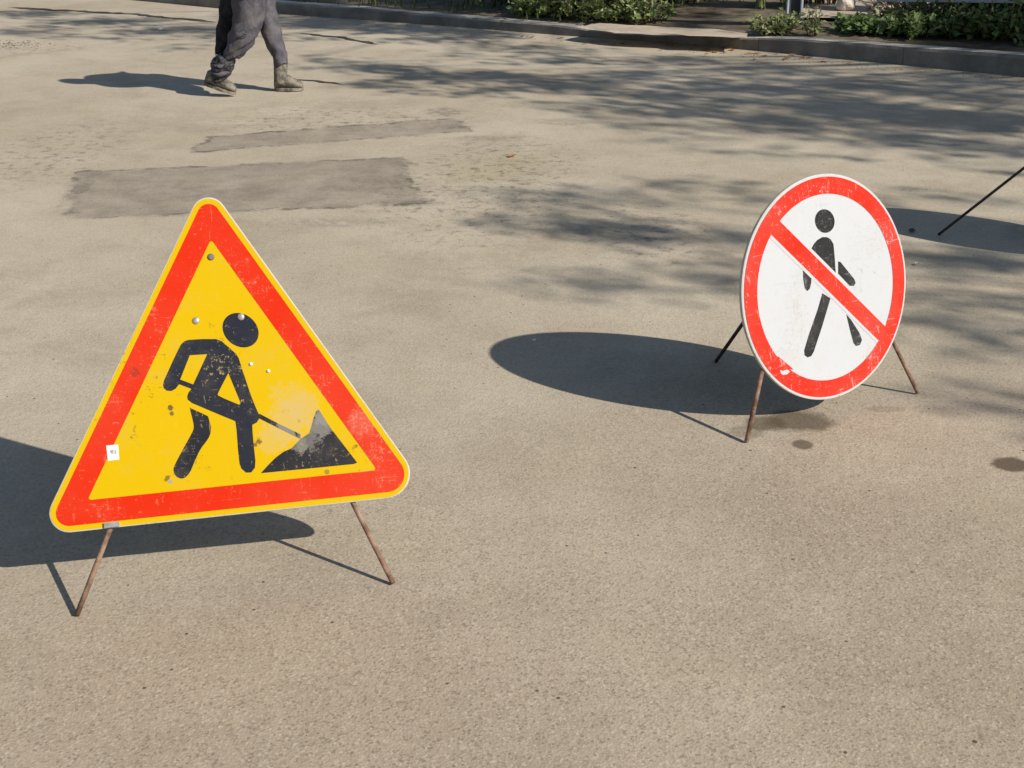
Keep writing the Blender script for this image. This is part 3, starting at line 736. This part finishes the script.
def arching_shrub(name, base, spread, height, nb, lpb, leaf, seed, label, cat, group=None, mat=GREEN1, toward=None, droop=1.0):
    r = random.Random(seed); root = empty(name, base); tag(root, label, cat, group)
    st, lv = G(), G()
    for i in range(nb):
        an = r.uniform(0, 2*pi); sp_ = spread*r.uniform(.35, 1)
        o = np.array([cos(an)*sp_, sin(an)*sp_, 0]); b0 = np.array(base)+np.array([r.uniform(-.12, .12), r.uniform(-.12, .12), -.03])+.3*o
        hgt = height*r.uniform(.6, 1); end = hgt*r.uniform(.0, .9)*(1-droop)+hgt*r.uniform(.02, .7)*droop*(.4 if sp_ > .6*spread else 1)
        pts = []
        for k in range(9):
            t = k/8; z = hgt*(1-(2*t*.72-1)**2)*1.0
            z = hgt*sin(min(1, t*1.5)*pi/2)*(1 if t < .55 else 1) - (hgt-end)*max(0, (t-.45)/.55)**1.7
            pts.append(b0+o*(t**1.2)*.85+np.array([r.uniform(-.02, .02), r.uniform(-.02, .02), z]))
        st.tube(pts, [.009*(1-.8*k/8)+.0015 for k in range(9)], 5)
        for q in range(lpb):
            t = r.uniform(.12, 1)*8; k = min(7, int(t)); p = pts[k]+(pts[k+1]-pts[k])*(t-k)+np.array([r.gauss(0, .035), r.gauss(0, .035), r.gauss(0, .03)])
            if p[2] < base[2]+.01: p[2] = base[2]+.01+r.random()*.05
            dd = (pts[k+1]-pts[k]); dd /= np.linalg.norm(dd)+1e-9
            leaf_quad(lv, p, leaf*r.uniform(.6, 1.25), r, dd*.6+np.array([r.gauss(0, .6), r.gauss(0, .6), r.gauss(-.15, .5)]), flat=1.2)
    st.build('stem', TWIG, root, True); lv.build('foliage', mat, root)
    return root

def low_plant(name, base, rad, height, n, leaf, seed, label, cat, group=None, mat=GREEN3, squash=1.0):
    r = random.Random(seed); root = empty(name, base); tag(root, label, cat, group); st, lv = G(), G()
    for i in range(max(5, n//14)):
        an = r.uniform(0, 2*pi); rr = rad*sqrt(r.random()); tip = np.array(base)+np.array([cos(an)*rr, sin(an)*rr*squash, height*r.uniform(.35, 1)*(1-.35*rr/rad)])
        b0 = np.array(base)+(tip-np.array(base))*np.array([.55, .55, 0])+np.array([0, 0, -.02]); midp = (b0+tip)/2+np.array([0, 0, .02])
        st.tube([b0, midp, tip], [.005, .004, .002], 5)
        for q in range(14):
            t = r.uniform(.15, 1); p = (b0*(1-t)+tip*t)+np.array([r.gauss(0, .02), r.gauss(0, .02), r.gauss(0, .015)])
            p[2] = max(p[2], base[2]+.01)
            leaf_quad(lv, p, leaf*r.uniform(.6, 1.3), r, np.array([r.gauss(0, 1), r.gauss(0, 1), r.gauss(.25, .5)]), flat=1.5)
    st.build('stem', TWIG, root, True); lv.build('foliage', mat, root)
    return root

ZV = .13
# the drooping bush at the kerb: three overlapping bushes
arching_shrub('shrub', kerb_point(560, .75, ZV), .65, 1.15, 34, 60, .055, 11, 'leafy shrub with drooping stems at the left end of the kerbside bushes', 'shrub', 'shrubs behind the kerb')
arching_shrub('shrub', kerb_point(618, .85, ZV), .75, 1.35, 54, 75, .058, 12, 'big leafy green shrub overhanging the pale dirt strip', 'shrub', 'shrubs behind the kerb')
arching_shrub('shrub', kerb_point(676, 1.75, ZV), .55, 1.2, 46, 70, .055, 13, 'dark green shrub at the right end of the kerbside bushes', 'shrub', 'shrubs behind the kerb')
arching_shrub('shrub', kerb_point(735, 2.7, ZV), .7, 1.2, 46, 60, .055, 14, 'shaded shrub behind the bare gap left of the posts', 'shrub', 'shrubs behind the kerb')
arching_shrub('shrub', kerb_point(806, 1.9, ZV), .32, .9, 30, 60, .055, 15, 'yellowish green shrub right of the grey post', 'shrub', 'shrubs behind the kerb', mat=GREEN1)
arching_shrub('shrub', kerb_point(500, 1.0, ZV), .55, 1.1, 22, 50, .05, 16, 'sparse dark shrub left of the big leafy shrub', 'shrub', 'shrubs behind the kerb', mat=GREEN3)
low_plant('weed', kerb_point(772, .30, ZV), .26, .16, 560, .05, 21, 'pale green weed growing at the kerb in front of the post', 'weed', mat=GREEN2)
low_plant('weed', kerb_point(799, .32, ZV), .09, .27, 150, .045, 22, 'tall thin pale weed beside the bushy weed at the kerb', 'weed', mat=GREEN2)
for i, (px, bk, rad, hh, n) in enumerate(((852, .55, .17, .12, 240), (878, .62, .24, .13, 440), (910, .74, .34, .2, 700), (945, .92, .36, .26, 760), (985, .98, .36, .34, 760), (1022, 1.0, .38, .36, 700), (1062, 1.05, .38, .36, 500))):
    lab = ['small leafy plant at the left end of the kerbside plants', 'leafy green plant near the left end of the kerbside row beside the dirt path', 'leafy plant with sunlit pale leaves behind it', 'dark leafy plant below the grey fence posts', 'shaded leafy plant right of the grey fence posts', 'shaded leafy plant at the right edge of the photo', 'leafy plant just beyond the right edge of the photo'][i]
    low_plant('leafy_plant', kerb_point(px, bk, ZV+.01), rad, hh, n, .07, 30+i, lab, 'plant', 'leafy plants along the kerb')
low_plant('dry_plant', kerb_point(908, 1.35, ZV+.02), .4, .32, 420, .065, 50, 'sunlit plant with pale dry leaves behind the green ones', 'plant', mat=DRYL)
low_plant('dry_plant', kerb_point(1000, 1.5, ZV+.02), .42, .4, 300, .06, 51, 'dry leafy plant below the grey rail at top right', 'plant', mat=DRYL)
for i, (px, bk) in enumerate(((960, 1.25), (1030, 1.2), (985, 2.1))):
    arching_shrub('shrub', kerb_point(px, bk, ZV), .5, .7, 30, 60, .06, 60+i, ['dark shrub around the two thin fence posts', 'dark shrub under the rail at the right edge', 'dark shrub behind the rail at top right'][i], 'shrub', 'shrubs behind the kerb', mat=GREEN3)

for i, (px, bk, rad, hh, n, lab) in enumerate(((560, .36, .28, .34, 460, 'low leafy skirt at the left foot of the drooping shrub'), (592, .36, .26, .34, 460, 'low sunlit skirt of leaves below the big leafy shrub'), (624, .42, .3, .36, 560, 'leafy growth at the middle foot of the big leafy shrub, by the dirt strip'), (660, .5, .3, .34, 520, 'leafy growth under the right side of the big shrub'), (535, .4, .2, .22, 220, 'small sparse plant left of the drooping shrub at the kerb'))):
    low_plant('undergrowth_plant', kerb_point(px, bk, .12), rad, hh, n, .055, 80+i, lab, 'plant', 'low plants under the shrubs', mat=GREEN1)
# grass of the left verge: one uncountable mass
gg = G(); r = random.Random(77)
for i in range(15000):
    k = r.uniform(-60, 530); bk = .14+1.9*r.random()**1.4
    j = min(len(KL)-1, max(0, int(r.uniform(0, len(KL)))))
    p = KL[j]+KN[j]*bk+np.array([r.uniform(-.15, .15), r.uniform(-.15, .15), .115])
    px = 512+F_PX*((p-CO) @ CR)/((p-CO) @ CW)
    if (p-CO) @ CW < 1 or px < -120 or px > 585 + 20*bk: continue
    h = r.uniform(.05, .17)*(1 if bk > .3 else .7); an = r.uniform(0, 2*pi); ln = np.array([cos(an), sin(an), 0])*h*r.uniform(.2, .8); wv = np.array([-sin(an), cos(an), 0])*r.uniform(.004, .008)
    b = len(gg.v); gg.v += [tuple(map(float, q)) for q in (p-wv, p+wv, p+ln*.45+wv*.8+np.array([0, 0, h*.65]), p+ln*.45-wv*.8+np.array([0, 0, h*.65]), p+ln+np.array([0, 0, h]))]
    gg.f += [[b, b+1, b+2, b+3], [b+3, b+2, b+4]]
o = gg.build('grass', GRASSM); tag(o, 'dark green grass on the shaded verge', 'grass', kind='stuff')
# arching grass tuft at (745, 0)
tuft = G(); r = random.Random(5); b0 = kerb_point(752, 1.5, ZV)
for i in range(60):
    an = r.uniform(0, 2*pi); h = r.uniform(.35, .7); o_ = np.array([cos(an), sin(an), 0])*r.uniform(.25, .5); wv = np.array([-sin(an), cos(an), 0])*.006
    pts = [b0+np.array([r.uniform(-.04, .04), r.uniform(-.04, .04), 0])+o_*t*t+np.array([0, 0, h*sin(t*2.0)/sin(1.57)]) for t in (0, .25, .5, .75, 1)]
    k = len(tuft.v)
    for q, p in enumerate(pts): tuft.v += [tuple(map(float, p-wv*(1-q*.2))), tuple(map(float, p+wv*(1-q*.2)))]
    tuft.f += [[k+2*q, k+2*q+1, k+2*q+3, k+2*q+2] for q in range(4)]
tag(tuft.build('grass_tuft', GREEN2), 'tuft of long arching pale grass left of the grey post', 'grass tuft')

# ------------------------------------------------------------------ street furniture at the top edge
MAT_POST = simple('grey_paint', (.30, .32, .36), (.42, .44, .48), 12, .5, .4)
MAT_POSTD = simple('dark_grey_paint', (.03, .034, .042), (.05, .055, .065), 12, .6, .3)
pb = kerb_point(775, .62, ZV); post = empty('metal_post', pb)
tag(post, 'dark channel post with two pale grey edges standing behind the pale weeds', 'post')
q = G(); q.box(pb+np.array([0, .03, .9]), (1, 0, 0), (0, 1, 0), (0, 0, 1), .055, .004, .95); q.build('web', MAT_POSTD, post)
for s_ in (-1, 1):
    q = G(); q.box(pb+np.array([s_*.0585, .005, .9]), (1, 0, 0), (0, 1, 0), (0, 0, 1), .0075, .03, .95); q.build('flange', MAT_POST, post)
fb = kerb_point(948, .95, ZV); rdir = KL[-20]-KL[-26]; rdir = KB[-3]-KB[-5]; rdir[2] = 0; rdir /= np.linalg.norm(rdir)
fence = empty('low_fence', fb); tag(fence, 'low grey metal rail fence with thin posts at the top right corner', 'fence')
for px in (938, 957, 1066, 1085):
    p = kerb_point(px, .95, ZV); q = G(); q.box(p+np.array([0, 0, .2]), rdir, (-rdir[1], rdir[0], 0), (0, 0, 1), .013, .013, .3); q.build('post', MAT_POST, fence)
A = at(880, 1.0, kerb_point(890, .95)[1]); B = at(1100, 3.5, kerb_point(1095, .95)[1])
q = G(); nrm = np.array([-rdir[1], rdir[0], 0]); ab = B-A; L_ = np.linalg.norm(ab); ab /= L_; upv = np.cross(ab, nrm); upv = upv if upv[2] > 0 else -upv
q.box((A+B)/2+upv*.05+nrm*(-.028), ab, nrm, upv, L_/2, .012, .05); q.build('rail', MAT_POST, fence)
# pale boulder by the path
r = random.Random(9); bm = bmesh.new(); bmesh.ops.create_icosphere(bm, subdivisions=3, radius=1)
for v in bm.verts:
    n_ = v.co.normalized(); f_ = 1+.10*sin(3*n_.x+2*n_.y)+.08*sin(5*n_.z+4*n_.x+1)+.05*sin(9*n_.y+3)+r.uniform(-.015, .015); v.co = Vector((n_.x*.085*f_, n_.y*.08*f_, n_.z*.08*f_))
me = bpy.data.meshes.new('boulder'); bm.to_mesh(me); bm.free()
bo = bpy.data.objects.new('boulder', me); COL.objects.link(bo); me.materials.append(simple('pale_stone', (.46, .40, .34), (.56, .50, .44), 9, .9, .2, .5))
bpt = gnd(845, 10.5, .166); bo.location = (bpt[0], bpt[1], .166+.06); tag(bo, 'pale rounded boulder at the edge of the sunlit path', 'boulder')

# ------------------------------------------------------------------ litter, leaves, grit
def leaf_thing(px, py, size, mat, name, label, cat, group, seed, up=.25):
    r = random.Random(seed); gg = G(); p = gnd(px, py); an = r.uniform(0, 2*pi)
    L = size; pts = []
    for k in range(10):
        t = 2*pi*k/10; rr = L*(.5+.12*cos(3*t)+r.uniform(-.05, .05)); x_ = rr*cos(t)*1.1; y_ = rr*sin(t)*.7
        pts.append((x_*cos(an)-y_*sin(an)+p[0], x_*sin(an)+y_*cos(an)+p[1],   .006+r.uniform(0, up)*L*(.4+.6*(abs(x_)/L))))
    k = len(pts); pts.append((p[0], p[1], .005)); gg.add(pts, [[i, (i+1) % k, k] for i in range(k)])
    return tag(gg.build(name, mat), label, cat, group)
ORL = leaf_mat('orange_leaves', [(.42, .16, .06), (.50, .24, .09), (.36, .18, .08), (.5, .32, .16)], .15)
rr = random.Random(31)
for i in range(46):
    x = rr.choice([rr.uniform(520, 760), rr.uniform(700, 810), rr.uniform(660, 900)])
    j = min(range(len(KL)), key=lambda q_: abs(512+F_PX*((KL[q_]-CO) @ CR)/((KL[q_]-CO) @ CW)-x)+(1e6 if (KL[q_]-CO) @ CW < 1 else 0))
    yy = 384-F_PX*((KL[j]-CO) @ CU)/((KL[j]-CO) @ CW)+abs(rr.gauss(1.5, 3))+.8
    leaf_thing(x, yy, rr.uniform(.03, .06), ORL, 'fallen_leaf', 'small orange brown fallen leaf lying in the gutter along the kerb', 'leaf', 'fallen leaves along the kerb', i)
leaf_thing(512, 157, .05, ORL, 'fallen_leaf', 'lone orange leaf on the rough patch of road in mid distance', 'leaf', 'fallen leaves on the road', 91)
leaf_thing(727, 48.5, .085, ORL, 'fallen_leaf', 'largest curled orange leaf against the foot of the kerb', 'leaf', 'fallen leaves along the kerb', 92)
for (x, y, s, lab, sd_) in ((159, 31, .085, 'white paper scrap on the far road left of the person', 1), (917, 265.5, .022, 'white paper scrap right of the round sign', 2), (534, 342.5, .018, 'white scrap inside the shadow of the round sign', 3), (563, 41, .03, 'pale scrap at the foot of the kerb', 4), (983, 231, .012, 'tiny pale scrap in the shadow at the right edge', 5)):
    leaf_thing(x, y, s, MAT_PALE, 'paper_scrap', lab, 'litter', 'paper scraps on the road', 200+sd_, .8)
# a dark stone by the third shadow
def stone_geo(gg, p, s, r):
    vs = []
    for q_ in ((1, 0, 0), (-1, 0, 0), (0, 1, 0), (0, -1, 0), (0, 0, 1), (0, 0, -.4), (.6, .6, .5), (-.6, .5, .4), (.5, -.6, .45), (-.5, -.6, .5)):
        vs.append(Vector([p[0]+s*q_[0]*r.uniform(.6, 1.1), p[1]+s*q_[1]*r.uniform(.6, 1.1), p[2]+s*.75*q_[2]*r.uniform(.7, 1.1)]))
    b = bmesh.new()
    for v in vs: b.verts.new(v)
    b.verts.ensure_lookup_table(); bmesh.ops.convex_hull(b, input=b.verts)
    b.verts.index_update(); k = len(gg.v); gg.v += [tuple(v.co) for v in b.verts]; gg.f += [[v.index+k for v in f.verts] for f in b.faces]; b.free()
MAT_STONE = simple('dark_stone', (.05, .04, .032), (.12, .10, .08), 40, .95, .1)
gg = G(); stone_geo(gg, gnd(912, 232.5)+np.array([0, 0, .008]), .022, random.Random(1)); tag(gg.build('stone', MAT_STONE), 'small dark stone in the shadow right of the round sign', 'stone')
MAT_GRIT = leaf_mat('grit_stone', [(.10, .085, .065), (.30, .25, .19), (.42, .36, .28), (.16, .135, .10), (.36, .30, .22)], 0, .9, .2)
gg = G(); r = random.Random(44)
# a handful of template stones copied as raw coordinates keeps this quick
tmpl = []
for i in range(10):
    t_ = G(); stone_geo(t_, (0, 0, 0), 1, r); tmpl.append(t_)
def drop(x, y, s):
    p = gnd(x, y); t_ = r.choice(tmpl); an = r.uniform(0, 6.28); ca, sa = cos(an), sin(an)
    gg.add([(p[0]+s*(v[0]*ca-v[1]*sa), p[1]+s*(v[0]*sa+v[1]*ca), .2*s+s*v[2]*.8) for v in t_.v], t_.f)
for i in range(2600): drop(r.uniform(-20, 1044), 250+530*r.random(), r.uniform(.0006, .0019))
for i in range(700): drop(r.gauss(490, 60), r.gauss(185, 28), r.uniform(.001, .0042))
for i in range(160): drop(r.gauss(15, 16), r.gauss(45, 2.2), r.uniform(.003, .013))
for i in range(400): drop(r.uniform(0, 1024), r.uniform(60, 260), r.uniform(.001, .004))
for i in range(350):
    x = r.uniform(300, 1024); drop(x, 16+(x-300)*.0845+abs(r.gauss(0, 3)), r.uniform(.002, .008))
o = gg.build('grit', MAT_GRIT); tag(o, 'loose grit and sand grains scattered on the road', 'grit', kind='stuff')

# ------------------------------------------------------------------ trees right of the frame: they cast the dappled shade
sunv = SUN/SUN[2]
def tree(name, base, fork, sprays, label, seed, trunk_r=.16):
    """sprays: list of (centre, rx, ry, n, leaf size)"""
    r = random.Random(seed); root = empty(name, base); tag(root, label, 'tree', 'street trees')
    tr, cr = G(), G(); base = np.array(base); top = np.array([base[0]+r.uniform(-.3, .3), base[1]+r.uniform(-.3, .3), fork])
    tr.tube([base+np.array([0, 0, -.1]), base+np.array([0, 0, .3]), (base+top)/2+np.array([.06, -.05, 0]), top, top+np.array([.1, .1, 3.2])], [trunk_r*1.5, trunk_r*1.1, trunk_r*.9, trunk_r*.75, .03], 12)
    for (c, rx, ry, n, ls, thick) in sprays:
        c = np.array(c); mid_ = (top*.55+c*.45)+np.array([0, 0, .5])
        pts = []
        for k in range(7):
            t = k/6; pts.append((1-t)**2*top+2*t*(1-t)*mid_+t*t*c)
        tr.tube(pts, [.035*(1-t/7)**1.6+.004 for t in range(7)], 6)
        nk = max(3, int(n/14)); hubs = []
        for k in range(nk):
            rad = sqrt(r.random()); an = r.uniform(0, 2*pi); g_ = 1 if r.random() < .85 else 1.35
            hubs.append(c+np.array([rad*rx*cos(an)*g_, rad*ry*sin(an)*g_, 0])+sunv*r.uniform(-thick, thick))
        for q_ in range(n):
            p = hubs[q_ % nk]+np.array([r.gauss(0, .09), r.gauss(0, .09), r.gauss(0, .06)])
            leaf_quad(cr, p, ls*r.uniform(.7, 1.3), r, np.array([r.gauss(0, 1), r.gauss(0, 1), r.gauss(-.4, .5)]), flat=.8)
    tr.build('trunk', BARK, root, True); cr.build('crown', GREEN4, root)
    return root
def spray(px, py, a, b, dens, H, z=0.0, ls=.11, thick=.35):
    c, rx, ry = gell(px, py, a, b, z)
    ls *= .85; n = int(max(8, pi*rx*ry*dens*DK*(1.75 if py > 175 else 1)/(ls*ls*.3)))
    return (c+sunv*(H-z), rx, ry, n, ls, thick)
rs = random.Random(101); DK = 2.1
A_, B_, C_ = [], [], []
# far verge tree: shades the far left road band, the verge and the kerb
for s_ in ((30, 14, 40, 3, .75), (75, 24, 45, 3.5, .75), (25, 31, 30, 2.5, .7), (120, 20, 40, 3, .85), (165, 28, 40, 3, .8), (140, 33, 35, 1.8, .7), (195, 36, 30, 2, .7), (110, 38, 25, 1.6, .6), (170, 46, 22, 2.2, .45), (225, 30, 30, 2.5, .8), (60, 36, 30, 1.5, .5),
           (330, 24, 40, 3, .8), (390, 31, 45, 2.5, .65), (330, 38, 30, 2, .55), (440, 40, 45, 3, .7), (500, 46, 50, 3, .7), (320, 56, 30, 1.5, .3), (560, 52, 45, 3, .7), (470, 56, 40, 2, .5)):
    A_.append(spray(*s_, rs.uniform(5, 6.6)))
for s_ in ((300, -4, 45, 5, 1.3), (370, 2, 45, 5, 1.3), (440, 8, 45, 5, 1.2), (500, 13, 35, 5, 1.1), (708, 14, 26, 5, 1.1), (720, 4, 20, 4, .9), (822, 27, 14, 4, .8), (335, -14, 60, 6, 1.2), (450, -10, 60, 6, 1.2)):
    A_.append(spray(*s_, rs.uniform(5, 6.6), z=.2))
for s_ in ((965, 28, 40, 6, .9), (1015, 28, 40, 7, 1.0), (960, 12, 40, 5, .7)):
    B_.append(spray(*s_, rs.uniform(5, 6.6), z=.25))
# road-side limbs: the broad band of shade on the right half of the road
for s_ in ((360, 68, 50, 4, .75), (330, 62, 30, 2, .5), (390, 84, 50, 3, .5), (430, 74, 60, 6, 1.0), (780, 112, 60, 6, .9), (860, 118, 60, 6, .9), (930, 128, 60, 6, .9), (500, 78, 60, 6, 1.0), (560, 86, 60, 6, .95), (470, 90, 60, 3, .7), (620, 76, 50, 6, .9), (540, 62, 60, 3, .55), (640, 95, 50, 7, 1.0), (700, 84, 50, 7, .95), (650, 60, 60, 3.5, .75),
           (600, 108, 45, 3, .65), (565, 104, 30, 2.5, .5), (620, 122, 30, 3.5, .85), (665, 112, 45, 5, .75), (580, 118, 30, 1.5, .35), (720, 105, 50, 7, 1.0), (760, 122, 50, 6, .85), (700, 132, 45, 3, .5), (780, 92, 50, 7, 1.0), (840, 104, 50, 8, 1.05), (830, 128, 50, 6, .9), (880, 140, 50, 6, .9),
           (900, 112, 50, 9, 1.15), (960, 118, 50, 9, 1.2), (1010, 122, 40, 10, 1.2), (950, 142, 45, 6, 1.0), (1005, 150, 35, 7, 1.0), (760, 72, 50, 5, .85), (820, 80, 45, 5, .9), (880, 86, 45, 5, 1.0), (940, 92, 45, 6, 1.05), (1000, 98, 40, 6, 1.1),
           (720, 64, 50, 2.5, .7), (800, 66, 45, 2, .6), (880, 74, 50, 2.5, .8), (960, 82, 50, 3, .9), (700, 148, 40, 2.5, .4), (760, 152, 40, 3, .45), (640, 140, 30, 2, .3), (1000, 172, 30, 3.5, .6), (930, 160, 40, 3, .5), (850, 160, 35, 2.5, .35)):
    B_.append(spray(*s_, rs.uniform(4.8, 7.2)))
# low near limbs: the separate streaks around the round sign
for s_ in ((575, 196, 38, 5, .62), (640, 200, 26, 4, .5), (520, 218, 45, 3.5, .45), (600, 228, 55, 6.5, .9), (670, 236, 55, 5, .8), (720, 240, 26, 4, .6), (705, 184, 40, 3.5, .5), (740, 196, 30, 4, .4), (560, 210, 40, 3, .4),
           (600, 286, 48, 5, .8), (560, 283, 24, 3, .35), (700, 280, 40, 6, .6), (730, 292, 24, 4, .5), (690, 264, 40, 3, .35), (740, 262, 25, 3, .4),
           (940, 262, 50, 8, .85), (1000, 262, 35, 8, .9), (925, 290, 30, 4, .35), (990, 300, 45, 5, .6), (930, 320, 40, 6, .7), (985, 335, 45, 7, .75), (1010, 355, 30, 5, .5), (950, 350, 35, 4, .35),
           (1000, 398, 40, 8, .5), (1030, 404, 22, 7, .8), (985, 415, 30, 4, .25), (930, 196, 25, 3.5, .5), (990, 198, 40, 3, .4), (880, 205, 30, 3, .35)):
    s_ = (s_[0]-8, s_[1], s_[2]*1.3, s_[3]*.75, s_[4]*1.15)
    C_.append(spray(*s_, rs.uniform(5.0, 6.6), ls=.09))
tree('street_tree', (6.0, 10.9, .1), 3.6, A_, 'leafy street tree on the verge past the right edge, shading the kerb', 1)
tree('street_tree', (10.6, 7.6, .1), 3.8, B_, 'broad leafy street tree farther right whose shade covers the right half of the road', 2, .2)
tree('street_tree', (12.0, .4, 0), 4.2, C_, 'near street tree out of frame whose branch tips dapple the road by the round sign', 3, .18)
